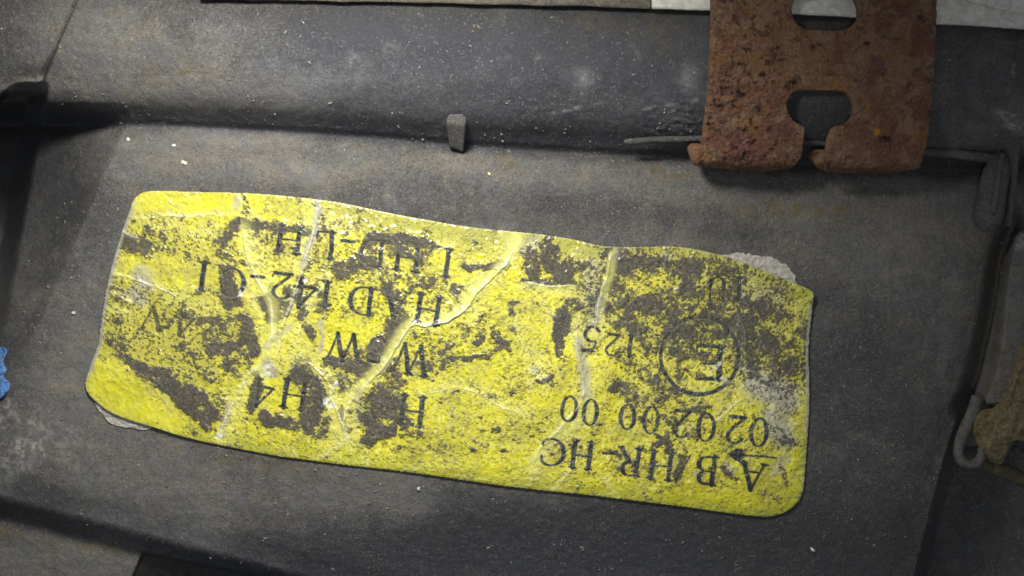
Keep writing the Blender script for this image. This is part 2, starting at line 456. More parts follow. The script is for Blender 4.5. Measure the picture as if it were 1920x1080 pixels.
addd(1880, 980, 140, 220, -.15); addd(1880, 600, 50, 170, .45, 12); addd(60, 260, 120, 100, -.4); addd(80, 480, 100, 160, -.25); addd(1780, 450, 60, 150, .05)  # negative spots at the left darken the hollow, painting its shade
gut = np.exp(-((GY-yc_f(GX)+4)/16)**2); dust = dust - .55*gut  # painted shade along the crease under the rim
dust = dust - .30*ss(0, 20, ee)*ss(75, 55, ee)  # painted shade on the downward-facing lower wall
n_f = fbm(GX, GY, 22, 4, 77); n_g = fbm(GX, GY, 7, 2, 79)
addd(1540, 215, 90, 60, -.6)  # darkens the plastic behind the keyhole in place of the clip's shade
dust = np.clip(dust, 0, 1)
def patch(lst):
    a = np.zeros_like(GX)
    for (x, y, rx, ry, s, an) in lst: a += s*blob(GX, GY, x, y, rx, ry, an)
    return np.clip(a*ss(.32, .70, n_f)*(.4+2.4*ss(.38, .66, n_g)), 0, 1)
pale = patch([(0, 800, 50, 55, .75, 0), (40, 860, 60, 40, .25, 0), (1291, 145, 11, 22, .22, 0), (1092, 150, 20, 18, .20, 0), (655, 110, 18, 12, .14, 0), (975, 107, 45, 5, .25, 0),
              (735, 95, 22, 14, .12, 0), (1190, 92, 8, 18, .2, 0), (1235, 200, 60, 3, .22, -12), (1060, 207, 60, 3, .38, -12), (1290, 195, 40, 6, .15, -30), (25, 165, 50, 8, .5, 0), (1900, 228, 34, 12, .9, 15),
              (1898, 140, 4, 70, .35, 13), (1910, 450, 20, 14, .6, 0), (1890, 100, 8, 30, .3, 13), (190, 40, 26, 14, .10, 0), (100, 830, 90, 50, .18, 0)])
ochre = patch([(1250, 322, 46, 18, .60, 0), (1030, 318, 90, 10, .35, 4), (1100, 60, 40, 40, .25, 0), (1240, 60, 60, 40, .15, 0), (1395, 388, 40, 10, .45, 0), (920, 300, 90, 12, .30, 0), (60, 1010, 200, 16, .5, 10),
               (320, 135, 100, 20, .25, 0), (1600, 400, 200, 24, .25, 0), (1880, 620, 26, 140, .35, 8), (1480, 390, 100, 16, .3, 0), (300, 790, 60, 30, .28, 0), (520, 880, 150, 14, .35, 8)])
cut_mask = np.zeros(GX.shape, bool)
def cell(a): return a[:-1, :-1]
id_block = cell(blk) > .5
id_rim = (~id_block) & (cell(tt) < 1.0) 
id_low = (cell(ee) > 4) & ~id_block
id_side = (cell(rr) > 0) & (cell(GY) > 425) & ~id_low
id_rim &= cell(GY) < 420
id_panel = ~(id_block | id_rim | id_low | id_side)
HO = (-2.0, 0.0, -1.8)
H = thing('headlamp_housing', 'dusty black plastic back of a car headlamp with rolled upper rim and recessed flat panel', 'headlamp housing', HO)
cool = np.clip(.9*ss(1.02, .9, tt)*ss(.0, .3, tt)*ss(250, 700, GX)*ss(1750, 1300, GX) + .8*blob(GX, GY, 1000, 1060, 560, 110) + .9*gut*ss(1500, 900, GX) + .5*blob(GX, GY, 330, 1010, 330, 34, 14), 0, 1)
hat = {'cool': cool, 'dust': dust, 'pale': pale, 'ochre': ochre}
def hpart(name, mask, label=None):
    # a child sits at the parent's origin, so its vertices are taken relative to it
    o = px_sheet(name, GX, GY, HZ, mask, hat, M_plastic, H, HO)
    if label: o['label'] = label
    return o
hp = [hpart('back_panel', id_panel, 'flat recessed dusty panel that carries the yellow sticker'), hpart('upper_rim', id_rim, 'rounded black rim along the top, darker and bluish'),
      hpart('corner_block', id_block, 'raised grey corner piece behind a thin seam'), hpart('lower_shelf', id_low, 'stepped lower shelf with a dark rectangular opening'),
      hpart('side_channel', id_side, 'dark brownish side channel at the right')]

# thin strips along the top edge, peg, ledge, rib, hooks
def strip(name, x0, x1, top, bot, z0, z1, mat, seed, n=90, amp=2.0):
    xs = np.linspace(x0, x1, n); R = np.random.RandomState(seed)
    e = np.convolve(R.rand(n+6)-.5, np.ones(5)/5, 'same')[3:-3]*amp*2 if amp else np.zeros(n)
    V = []; F = []
    for i, x in enumerate(xs):
        yb = bot(x)+e[i]; ya = top(x)
        prof = [(ya, z0), (ya, z1), (yb-5, z1), (yb-1.5, z1-.02), (yb, z1-.06), (yb, z0)]
        V += [Pz(x, y, z) for y, z in prof]
    k = 6
    for i in range(n-1):
        for j in range(k):
            a = i*k+j; b = i*k+(j+1) % k
            F.append((a, b, b+k, a+k))
    F.append(tuple(range(k))[::-1]); F.append(tuple((n-1)*k+j for j in range(k)))
    return V, F
V, F = strip('rubber_seal', 378, 1220, lambda x: -70, lambda x: yt_f(x)+interp([(378, -1), (640, 0), (1220, -1)], x), .45, .92, M_strip, 3)
py_mesh('rubber_seal', V, F, M_strip, H, HO, smooth=False)
M_flash = plastic_material('dusty_flash', False, amount=-.12)
_R = random.Random(11)
lx = [1170, 1178, 1200, 1230, 1262, 1290, 1320, 1370, 1450, 1530, 1600, 1680, 1750, 1790, 1830, 1860, 1885]
ly = [266, 264, 264, 262, 261, 261, 261, 263, 265, 268, 274, 280, 287, 290, 294, 296, 296]
lr = [3, 6, 5.5, 5, 5.6, 5, 6, 6, 6, 6, 6, 7, 7.5, 9, 8.5, 7, 6]
# locating peg
pp = [(836, 236, .30), (837, 222, .58), (846, 213, .62), (866, 213, .62), (874, 222, .58), (876, 238, .52), (870, 282, .02), (868, 288, -.1), (844, 276, -.1), (841, 268, .05)]
V = [Pz(836, 225, .60), Pz(843, 214, .62), Pz(868, 214, .62), Pz(875, 225, .60), Pz(873, 236, .56), Pz(838, 233, .56),
     Pz(869, 284, .05), Pz(843, 275, .05), Pz(875, 225, -.1), Pz(836, 225, -.1), Pz(868, 286, -.15), Pz(843, 277, -.15), Pz(868, 214, .1), Pz(843, 214, .1)]
F = [(0, 5, 4, 3, 2, 1), (5, 7, 6, 4), (0, 9, 11, 7, 5), (3, 4, 6, 10, 8), (7, 11, 10, 6), (1, 13, 9, 0), (2, 3, 8, 12), (1, 2, 12, 13)]
py_mesh('locating_peg', V, F, plastic_material('peg_plastic', False, amount=.15), H, HO, smooth=False, bevel=.035)
# rounded rib near right corner
def tube(name, pts, rad, mat, n=14, flat=1.0, wob=0.0, seed=0, subd=1, parent=H, origin=HO, steps=5):
    q = smooth_poly([list(p)+[r] for p, r in zip(pts, rad)], False, steps)
    V, F = tube_mesh([Pz(a[0], a[1], a[2]) for a in q], [a[3]/100 for a in q], n, flat, True, wob, seed)
    return py_mesh(name, V, F, mat, parent, origin, subd=subd)
tube('ledge', [(x, y+_R.uniform(-1.3, 1.3), .37+_R.uniform(-.03, .03)) for x, y in zip(lx, ly)], [q*_R.uniform(.85, 1.2) for q in lr], M_flash, n=10, flat=.8, wob=.16, seed=7)
M_rib = plastic_material('rib_plastic', False, amount=-.05)
tube('corner_rib', [(1876, 292, .30), (1870, 318, .42), (1862, 350, .46), (1856, 392, .46), (1853, 410, .45), (1852, 422, .42), (1852, 427, .38)], [14, 24, 26, 27, 26, 22, 10], M_rib, n=16, flat=.9)
tube('rib_ridge', [(1880, 286, .55), (1870, 340, .67), (1862, 390, .68), (1859, 408, .60)], [5, 7, 7, 5], M_rib)
V, F = prism([(1874, 268), (1866, 250), (1880, 234), (1904, 236), (1916, 262), (1909, 330), (1898, 426), (1886, 424), (1893, 330), (1889, 290)], [.30, .48, .60, .62, .58, .50, .30, .26, .44, .44], -.3)
py_mesh('corner_rib', V, F, M_rib, H, HO, smooth=False, bevel=.08)
tube('corner_lip', [(1876, 226, .55), (1890, 222, .66), (1908, 228, .66), (1935, 238, .6)], [3, 8, 9, 9], plastic_material('dusty_lip', False, amount=.55), wob=.12, seed=5)

# white painted edge under the clip
V, F = strip('white_panel_edge', 1222, 2030, lambda x: -80, lambda x: interp([(1222, 18), (1340, 20), (1490, 27), (1600, 34), (1755, 46), (1840, 50), (1925, 56), (2030, 66)], x), .50, .96, M_white, 9, 120, 1.6)
Wt = thing('car_body_edge', 'off-white painted metal edge running behind the rusty clip at the top right', 'body panel', (5.5, 5.3, .5))
WO = tuple(Wt.location)
py_mesh('painted_edge', V, F, M_white, Wt, WO, smooth=False)
V, F = strip('folded_lip', 1770, 2030, lambda x: -90, lambda x: interp([(1770, -14), (1815, 2), (1870, 18), (1925, 27), (2030, 40)], x), .96, 1.05, M_white, 10, 50, 1.2)
py_mesh('folded_lip', V, F, M_white, Wt, WO, smooth=False)

# ------------------------------------------------------------------ bracket at the right
BO = (8.9, -2.6, -.5)
B = thing('mounting_bracket', 'glue-caked brown metal bracket ending in a small hooked loop at the right edge', 'bracket', BO)
poly = smooth_poly([(1960, 560), (1926, 610), (1902, 668), (1884, 700), (1872, 742), (1866, 764), (1846, 768), (1834, 776), (1828, 800), (1832, 826), (1846, 846), (1858, 862), (1872, 872), (1884, 862), (1892, 838), (1904, 826), (1930, 830), (1960, 838)], True, 4)
def relief_slab(name, poly, zf, skirt, mat, parent, origin, step=2.0, attrs=None):
    x0, y0 = poly.min(0)-4; x1, y1 = poly.max(0)+4
    X, Y = np.meshgrid(np.arange(x0, x1, step), np.arange(y0, y1, step))
    ins = inside(X+step/2, Y+step/2, poly)[:-1, :-1]
    Z = zf(X, Y); at = attrs(X, Y) if attrs else {}
    return px_sheet(name, X, Y, Z, ins, at, mat, parent, origin, skirt=skirt)
relief_slab('glued_plate', poly, lambda X, Y: .42+.28*ss(0, 22, X-(1930-(Y-600)*.40))-.3*ss(800, 880, Y)+(fbm(X, Y, 34, 4, 3)-.5)*.30+(fbm(X, Y, 8, 2, 9)-.5)*.06, .35, M_glue, B, BO)
tube('hook_loop', [(1834, 742, .40), (1826, 770, .36), (1812, 800, .34), (1801, 826, .34), (1797, 848, .34), (1803, 864, .34), (1818, 871, .34), (1834, 866, .34), (1841, 850, .34), (1838, 838, .30)], [12, 12, 12, 11, 10, 10, 10, 10, 9, 6], M_hook, parent=B, origin=BO, n=12, wob=.06)
wp = smooth_poly([(1836, 742), (1856, 764), (1850, 800), (1842, 826), (1826, 836), (1810, 830), (1810, 806), (1822, 776)], True, 4)
relief_slab('hook_web', wp, lambda X, Y: .26+(fbm(X, Y, 16, 3, 6)-.5)*.10, .3, M_hook, B, BO)
tube('lower_arm', [(1838, 868, .05), (1862, 876, .05), (1890, 886, .0), (1930, 905, 0), (1970, 925, 0)], [12, 15, 15, 15, 15], simple('arm_grime', (.045, .038, .024), (.10, .08, .045), 6, .8), parent=B, origin=BO, wob=.06)
tube('inner_strut', [(1900, 838, .12), (1925, 858, .10), (1965, 872, .1)], [7, 9, 9], M_hook, parent=B, origin=BO, wob=.06)

# ------------------------------------------------------------------ rusty clip
CO = (5.8, 3.6, .3)
Cl = thing('spring_clip', 'rusty brown spring steel clip with oval hole and keyhole slot over the rim', 'clip', CO)
outl = [(1334, -60), (1334, -50), (1333.5, -20), (1333, 10), (1330, 110), (1325, 180), (1318, 240), (1313, 275), (1308, 300), (1312, 309), (1340, 314), (1400, 318), (1440, 319), (1480, 314), (1495, 304), (1502, 288), (1506, 262), (1507, 240),
        (1500, 234), (1488, 226), (1478, 214), (1474, 200), (1478, 184), (1488, 172), (1504, 168), (1570, 169), (1586, 173), (1597, 186), (1600, 204), (1594, 220), (1582, 231), (1566, 236), (1558, 242), (1552, 262), (1548, 284),
        (1550, 300), (1548, 316), (1556, 320), (1620, 325), (1650, 324), (1700, 319), (1720, 317), (1726, 308), (1732, 290), (1742, 236), (1750, 150), (1754, 60), (1755, 10), (1756, -20), (1757, -50), (1757, -60), (1740, -60), (1350, -60)]
outl = smooth_poly(outl, True, 4)
holeo = smooth_poly([(1486, 8), (1484, 22), (1490, 40), (1503, 51), (1520, 55), (1575, 56), (1594, 50), (1606, 36), (1609, 18), (1603, 0), (1590, -14), (1505, -14)], True, 4)
X, Y = np.meshgrid(np.arange(1296, 1770, 1.5), np.arange(-56, 332, 1.5))
wx = (fbm(X, Y, 16, 3, 5)-.5)*5; wy = (fbm(X, Y, 16, 3, 8)-.5)*5
kk = ss(150, 260, Y)*.5+.25
ins = inside(X+wx*kk, Y+wy*kk, outl) & ~inside(X+wx*.3, Y+wy*.3, holeo)
bot = interp([(1300, 312), (1440, 320), (1500, 318), (1650, 327), (1730, 320), (1770, 318)], X)
q = np.clip((Y-(bot-40))/42, 0, 1)
Zc = 1.20 - .26*ss(0, 320, Y) - .50*(1-np.sqrt(np.clip(1-q*q, 0, 1))) - .05*((X-1540)/200)**2 + .03*ss(60, -20, Y)
Zc += (fbm(X, Y, 60, 4, 12)-.5)*.07 + (fbm(X, Y, 12, 3, 22)-.5)*.06*(.6+1.0*ss(1500, 1350, X)) + (fbm(X, Y, 5, 1, 28)-.5)*.03
pit = np.zeros_like(X)
for (x, y, r) in [(1532, 88, 8), (1462, 108, 9), (1486, 158, 8), (1392, 176, 9), (1328, 172, 6), (1400, 95, 6), (1430, 140, 5), (1425, 205, 6), (1660, 262, 9), (1625, 82, 4), (1455, 90, 5), (1480, 165, 6), (1350, 200, 5)]:
    pit += np.exp(-(np.hypot((X-x)*.8, (Y-y)*1.3)/r)**2)
pit = np.clip(pit*ss(.3, .6, fbm(X, Y, 9, 3, 44))*1.8, 0, 1)
pit = np.maximum(pit, ss(.66, .74, fbm(X, Y, 11, 4, 52))*ss(1560, 1400, X)*.7)
Zc -= pit*.05
org = np.clip(np.exp(-(np.hypot(X-1645, Y-247)/6)**2)*1.5+np.exp(-(np.hypot(X-1374, Y-100)/3)**2)+.30*np.exp(-(np.hypot((X-1455), (Y-185)*1.6)/40)**2)*ss(.5, .7, fbm(X, Y, 14, 3, 2)), 0, 1)
px_sheet('clip_plate', X, Y, Zc, ins[:-1, :-1], {'pit': pit, 'orange': org}, M_rust, Cl, CO, skirt=.14)
# turned-under flanges below the front edge
def flange(pts, z1, z0, name='turned_flange', o=0.0):
    pl = smooth_poly(pts, True, 4)
    relief_slab(name, pl, lambda X, Y: z1 + (fbm(X, Y, 14, 3, 7)-.5)*.06 - .25*ss(300, 330, Y), z1-z0, M_rust, Cl, CO, 1.5,
                lambda X, Y: {'pit': np.clip(ss(.6, .7, fbm(X, Y, 10, 3, 4)), 0, 1), 'orange': np.full(X.shape, o)*ss(.35, .65, fbm(X, Y, 11, 3, 6))})
flange([(1291, 276), (1294, 270), (1305, 268), (1325, 272), (1420, 285), (1480, 292), (1488, 306), (1470, 312), (1400, 313), (1330, 311), (1306, 308), (1297, 296)], .60, .42, o=.30)
flange([(1519, 290), (1524, 282), (1548, 280), (1600, 285), (1700, 290), (1712, 306), (1690, 314), (1600, 318), (1548, 318), (1534, 312), (1524, 300)], .62, .46, o=.0)

# ------------------------------------------------------------------ sticker
OUT = [(268, 361), (300, 358), (380, 360), (460, 362), (520, 366), (580, 372), (640, 380), (700, 393), (760, 405), (800, 412), (850, 421), (900, 428), (960, 434), (1020, 440), (1080, 450), (1130, 461), (1200, 463), (1250, 462), (1290, 465),
       (1350, 478), (1390, 491), (1430, 506), (1490, 531), (1524, 548), (1523, 575), (1521, 600), (1517, 640), (1517, 700), (1518, 760), (1512, 850), (1508, 905), (1503, 930), (1490, 948), (1468, 962), (1440, 969), (1420, 968),
       (1380, 964), (1280, 950), (1190, 939), (1100, 928), (1020, 920), (950, 912), (880, 902), (800, 890), (720, 880), (640, 871), (580, 863), (520, 855), (470, 846), (430, 838), (380, 828), (330, 815), (290, 802), (250, 790),
       (210, 775), (185, 757), (168, 741), (160, 725), (163, 705), (172, 678), (184, 645), (190, 600), (198, 550), (208, 505), (220, 462), (232, 425), (243, 395), (250, 375)]
OUT = smooth_poly(OUT, True, 3)
SP = 1.25
SX, SY = np.meshgrid(np.arange(150, 1536, SP), np.arange(348, 980, SP))
sx_w = SX + (fbm(SX, SY, 40, 3, 101)-.5)*3; sy_w = SY + (fbm(SX, SY, 40, 3, 103)-.5)*3
s_in = inside(SX, SY, OUT)
Dout = dist_poly(SX, SY, OUT)

def stroke(lst, X, Y, soft=.6):
    """sum of soft strokes: (points, radius, strength)"""
    a = np.zeros_like(X)
    for pts, r, s in lst:
        if len(pts) == 1: pts = pts*2
        d = np.full(X.shape, 1e9)
        xs = [p[0] for p in pts]; ys = [p[1] for p in pts]; R = r*3
        i0 = max(int((min(ys)-R-348)/SP), 0); i1 = min(int((max(ys)+R-348)/SP)+1, X.shape[0])
        j0 = max(int((min(xs)-R-150)/SP), 0); j1 = min(int((max(xs)+R-150)/SP)+1, X.shape[1])
        sub = np.full((i1-i0, j1-j0), 1e9)
        for k in range(len(pts)-1):
            dd, _ = dseg(X[i0:i1, j0:j1], Y[i0:i1, j0:j1], *pts[k], *pts[k+1]); np.minimum(sub, dd, out=sub)
        v = s*ss(1.5, .35, sub/r)
        a[i0:i1, j0:j1] = np.maximum(a[i0:i1, j0:j1], v)
    return a
DIRT = [([(238, 462), (272, 462)], 19, 1), ([(290, 466), (345, 476), (372, 486)], 9, .75), ([(412, 450), (432, 436), (458, 420)], 15, 1), ([(458, 420), (500, 425), (530, 432), (575, 428)], 12, .9), ([(455, 372), (465, 400)], 12, .6),
 ([(400, 470), (440, 490), (470, 500)], 9, .7), ([(425, 505), (428, 535), (436, 560)], 16, 1), ([(432, 556), (428, 566)], 16, .9), ([(360, 545), (410, 555)], 8, .7),
 ([(690, 452), (730, 446), (775, 450), (808, 462)], 14, 1), ([(700, 465), (770, 470), (790, 480)], 15, .8), ([(640, 510), (665, 500), (690, 490)], 17, 1), ([(610, 560), (616, 580), (606, 582)], 13, .9), ([(700, 520), (750, 520), (800, 528)], 16, .55),
 ([(728, 545), (745, 565), (752, 600), (738, 635), (712, 665)], 20, .92), ([(712, 640), (702, 665)], 20, .95), ([(780, 540), (806, 526)], 13, .85), ([(850, 545), (865, 540)], 11, .9), ([(878, 500), (915, 495), (945, 488)], 9, .9), ([(800, 600), (830, 610)], 7, .7),
 ([(1000, 480), (1000, 520)], 20, 1), ([(1030, 470), (1045, 505)], 26, 1), ([(1070, 495), (1060, 520)], 22, 1), ([(1034, 446), (1036, 462)], 10, 1), ([(985, 525), (1040, 530)], 9, .9), ([(1085, 495), (1130, 480)], 13, .9), ([(1140, 478), (1165, 470)], 10, .8),
 ([(1074, 572), (1058, 595), (1046, 630)], 14, 1), ([(1046, 630), (1050, 660)], 11, .9), ([(1055, 670), (1050, 700)], 10, .6), ([(1012, 712), (1022, 716), (1030, 706)], 6, .9),
 ([(1165, 490), (1230, 500), (1300, 500)], 28, .93), ([(1310, 495), (1400, 520)], 26, .72), ([(1150, 540), (1200, 570)], 34, .88), ([(1230, 545), (1300, 560)], 22, .6), ([(1180, 600), (1215, 640)], 30, .85), ([(1190, 690), (1230, 700)], 28, .55),
 ([(1340, 560), (1420, 560), (1480, 600)], 34, .75), ([(1400, 620), (1450, 650), (1500, 640)], 36, .74), ([(1410, 680), (1470, 680)], 22, .75), ([(1270, 625), (1350, 630)], 18, .9), ([(1270, 665), (1330, 660)], 20, .72), ([(1280, 700), (1340, 710)], 12, .6),
 ([(1155, 655), (1180, 680)], 20, .7), ([(1150, 720), (1180, 735)], 16, .6), ([(1110, 650), (1090, 650)], 14, .75), ([(1250, 590), (1290, 585)], 14, .8), ([(1350, 590), (1370, 610)], 16, .8), ([(1345, 590), (1390, 640)], 12, .7),
 ([(505, 560), (520, 580), (516, 590)], 20, 1), ([(535, 545), (560, 560)], 14, .9), ([(565, 590), (560, 570)], 14, .85), ([(575, 610), (583, 632)], 13, .9), ([(590, 540), (620, 550)], 10, .6), ([(560, 520), (590, 480), (604, 440), (612, 400)], 9, .62),
 ([(612, 675), (650, 680), (690, 690), (684, 700)], 13, .95), ([(640, 660), (690, 668)], 14, .6), ([(565, 695), (590, 720), (590, 760), (575, 790)], 26, 1), ([(610, 790), (600, 810)], 16, .8), ([(545, 792), (500, 785)], 18, .9), ([(482, 700), (478, 740), (470, 760)], 13, .95),
 ([(700, 755), (735, 775), (730, 800), (700, 808)], 28, 1), ([(745, 750), (760, 790)], 16, .85), ([(690, 770), (700, 820)], 16, .9), ([(735, 690), (745, 715), (720, 735)], 17, .7), ([(760, 810), (800, 825)], 12, .7), ([(700, 690), (750, 680)], 14, .75), ([(640, 770), (650, 800)], 8, .6),
 ([(262, 690), (300, 712), (330, 735), (365, 770)], 20, 1), ([(330, 735), (375, 745), (395, 770)], 22, 1), ([(300, 700), (350, 700)], 14, .6), ([(375, 780), (395, 800)], 12, .8), ([(420, 745), (430, 800)], 14, .45), ([(250, 680), (235, 672)], 10, .8),
 ([(462, 600), (470, 615), (455, 625)], 18, 1), ([(470, 615), (440, 648), (400, 658)], 14, .95), ([(470, 635), (480, 655)], 16, .9), ([(330, 640), (380, 690), (400, 700)], 15, .75), ([(300, 612), (345, 606), (400, 602), (440, 606)], 9, .85), ([(200, 592), (215, 600), (280, 622)], 9, .8),
 ([(345, 570), (345, 630)], 9, .7), ([(400, 690), (420, 680)], 18, .72), ([(230, 655), (330, 670), (380, 660)], 14, .52), ([(190, 672), (240, 700)], 8, .7), ([(420, 760), (400, 735)], 10, .6),
 ([(830, 688), (870, 670), (910, 662), (940, 650)], 7, .9), ([(960, 616)], 9, 1), ([(945, 640), (955, 650)], 9, 1), ([(925, 620), (935, 640)], 8, .9), ([(905, 595)], 9, .8), ([(968, 572), (958, 578)], 8, .9), ([(905, 628), (895, 640)], 6, .8),
 ([(942, 705)], 8, .9), ([(965, 738)], 7, .8), ([(1000, 685), (1010, 692)], 8, .7), ([(1110, 880), (1120, 890)], 10, .5), ([(880, 720), (930, 750)], 8, .4), ([(925, 805), (935, 808)], 7, .8), ([(993, 817)], 5, .9), ([(935, 848)], 6, .8), ([(885, 840), (890, 850)], 6, .7), ([(910, 780), (900, 800)], 8, .6), ([(820, 840), (840, 850)], 12, .4),
 ([(1225, 830), (1245, 825), (1255, 840)], 11, .85), ([(1200, 835), (1220, 845)], 9, .6), ([(1285, 855), (1270, 890)], 10, .7), ([(1140, 845), (1160, 855)], 7, .9), ([(1210, 800), (1190, 790), (1240, 780)], 9, .6), ([(1215, 905), (1240, 900)], 9, .5), ([(1300, 760), (1330, 770)], 12, .75), ([(1230, 750), (1260, 740)], 14, .55),
 ([(1430, 730), (1480, 760)], 30, .35), ([(1450, 800), (1480, 830)], 20, .4), ([(1360, 880), (1380, 895)], 9, .6), ([(1460, 870), (1470, 900)], 9, .5), ([(1230, 870), (1170, 880)], 10, .5), ([(1290, 800), (1310, 830)], 9, .5), ([(1380, 810), (1400, 800)], 6, .5), ([(1100, 905), (1140, 912)], 9, .5), ([(1230, 925), (1260, 915)], 8, .45)]
D0 = stroke(DIRT, sx_w + (fbm(SX, SY, 26, 3, 140)-.5)*24, sy_w + (fbm(SX, SY, 26, 3, 150)-.5)*24)
REG = [([(640, 520), (780, 560), (820, 640)], 90, .40), ([(230, 590), (420, 640)], 80, .50), ([(260, 440), (420, 470)], 40, .42), ([(1180, 530), (1480, 640)], 120, .66), ([(1180, 740), (1400, 800)], 80, .36), ([(900, 620), (1000, 700)], 70, .32), ([(640, 700), (720, 720)], 60, .38),
       ([(740, 830), (860, 840)], 50, .34), ([(300, 440), (520, 480)], 60, .30), ([(560, 420), (900, 450)], 40, .30), ([(460, 800), (700, 850)], 30, .30), ([(1060, 860), (1240, 900)], 50, .34), ([(860, 760), (1000, 800)], 50, .28)]
D0 = np.maximum(D0, stroke(REG, sx_w, sy_w))
D0 = np.maximum(D0, .20)
CLEAN = [([(262, 378), (440, 380)], 16, .9), ([(186, 720), (240, 755), (320, 800)], 26, 1.0), ([(210, 690), (250, 730)], 20, .8), ([(860, 450), (960, 450)], 26, .35), ([(690, 410), (860, 436)], 18, .25), ([(1050, 450), (1110, 480)], 16, .6), ([(820, 870), (1400, 950)], 22, .3),
         ([(1220, 470), (1330, 480)], 14, .25), ([(832, 620), (960, 560), (1050, 590)], 26, .18), ([(850, 720), (1000, 660)], 30, .12), ([(810, 740), (940, 770)], 20, .15), ([(215, 500), (235, 470)], 10, .4), ([(540, 620), (525, 670)], 10, .6), ([(1500, 560), (1505, 590)], 16, .5)]
D0 = D0*(1-stroke(CLEAN, SX, SY))
ng = .46*fbm(SX, SY, 36, 5, 201, .65) + .30*fbm(SX, SY, 11, 3, 211, .75) + .24*fbm(SX, SY, 4.6, 2, 215, .8)
core = D0*.72 + (ng-.5)*2.0 - .445
dirt = ss(-.12, .15, core)
OLV = stroke([([(640, 400), (900, 445), (1300, 480)], 34, .30), ([(1350, 500), (1500, 620)], 90, .30), ([(250, 430), (380, 560), (300, 650)], 100, .34), ([(560, 440), (600, 540)], 50, .18)], SX, SY)
grime = ss(-.42, .02, core+OLV+(fbm(SX, SY, 30, 3, 266)-.5)*.5)
spk = fbm(SX, SY, 4.2, 2, 231, .7)
dirt = np.maximum(dirt, ss(.62, .72, spk)*(.38+.62*ss(.18, .5, D0))*.85*(1-.7*stroke(CLEAN[:3], SX, SY)))
dirt *= 1-.9*ss(.80, .55, D0*0+1)          # keep
fade = ss(.0, 1.0, fbm(SX, SY, 60, 3, 244))
dirt = np.clip(dirt, 0, 1)*.96
grime *= 1-.8*stroke(CLEAN[:3], SX, SY)
GREY = [([(262, 512), (270, 530)], 17, .8), ([(250, 548), (262, 560)], 14, .75), ([(596, 376), (590, 430), (566, 500)], 8, .9), ([(552, 548), (540, 580)], 9, .7), ([(1108, 500), (1110, 560)], 20, .55), ([(1125, 560), (1108, 610)], 9, .8),
        ([(1088, 640), (1096, 690), (1098, 740)], 11, .75), ([(1250, 480), (1245, 492)], 12, .6), ([(500, 680), (512, 700)], 12, .8), ([(604, 600), (600, 660)], 5, .8), ([(672, 735), (670, 785)], 8, .6), ([(1420, 720), (1470, 745)], 32, .95), ([(1450, 780), (1470, 820)], 24, .9),
        ([(1360, 870), (1372, 885)], 8, .6), ([(1456, 880), (1470, 860)], 12, .6), ([(450, 372), (446, 386)], 8, .7), ([(430, 760), (415, 820)], 6, .5), ([(1000, 450), (985, 470)], 14, .5), ([(545, 610), (500, 650)], 7, .6), ([(1300, 890), (1320, 895)], 4, .5), ([(1170, 462), (1160, 480)], 12, .6), ([(1410, 560), (1450, 560)], 26, .4)]
grey = stroke(GREY, sx_w+(fbm(SX, SY, 18, 3, 160)-.5)*14, sy_w+(fbm(SX, SY, 18, 3, 170)-.5)*14)
rimf = ss(8.5, 4.5, Dout)*ss(275, 245, SX)*ss(372, 400, SY)*ss(725, 690, SY)
rimf = np.maximum(rimf, ss(8, 5, Dout)*ss(1495, 1505, SX)*ss(560, 590, SY))
rimf = np.maximum(rimf, ss(3.0, 1.6, Dout)*.35)
rimf *= 1-ss(360, 420, SX)*ss(800, 820, SY)*.7
grey = np.maximum(grey, rimf)
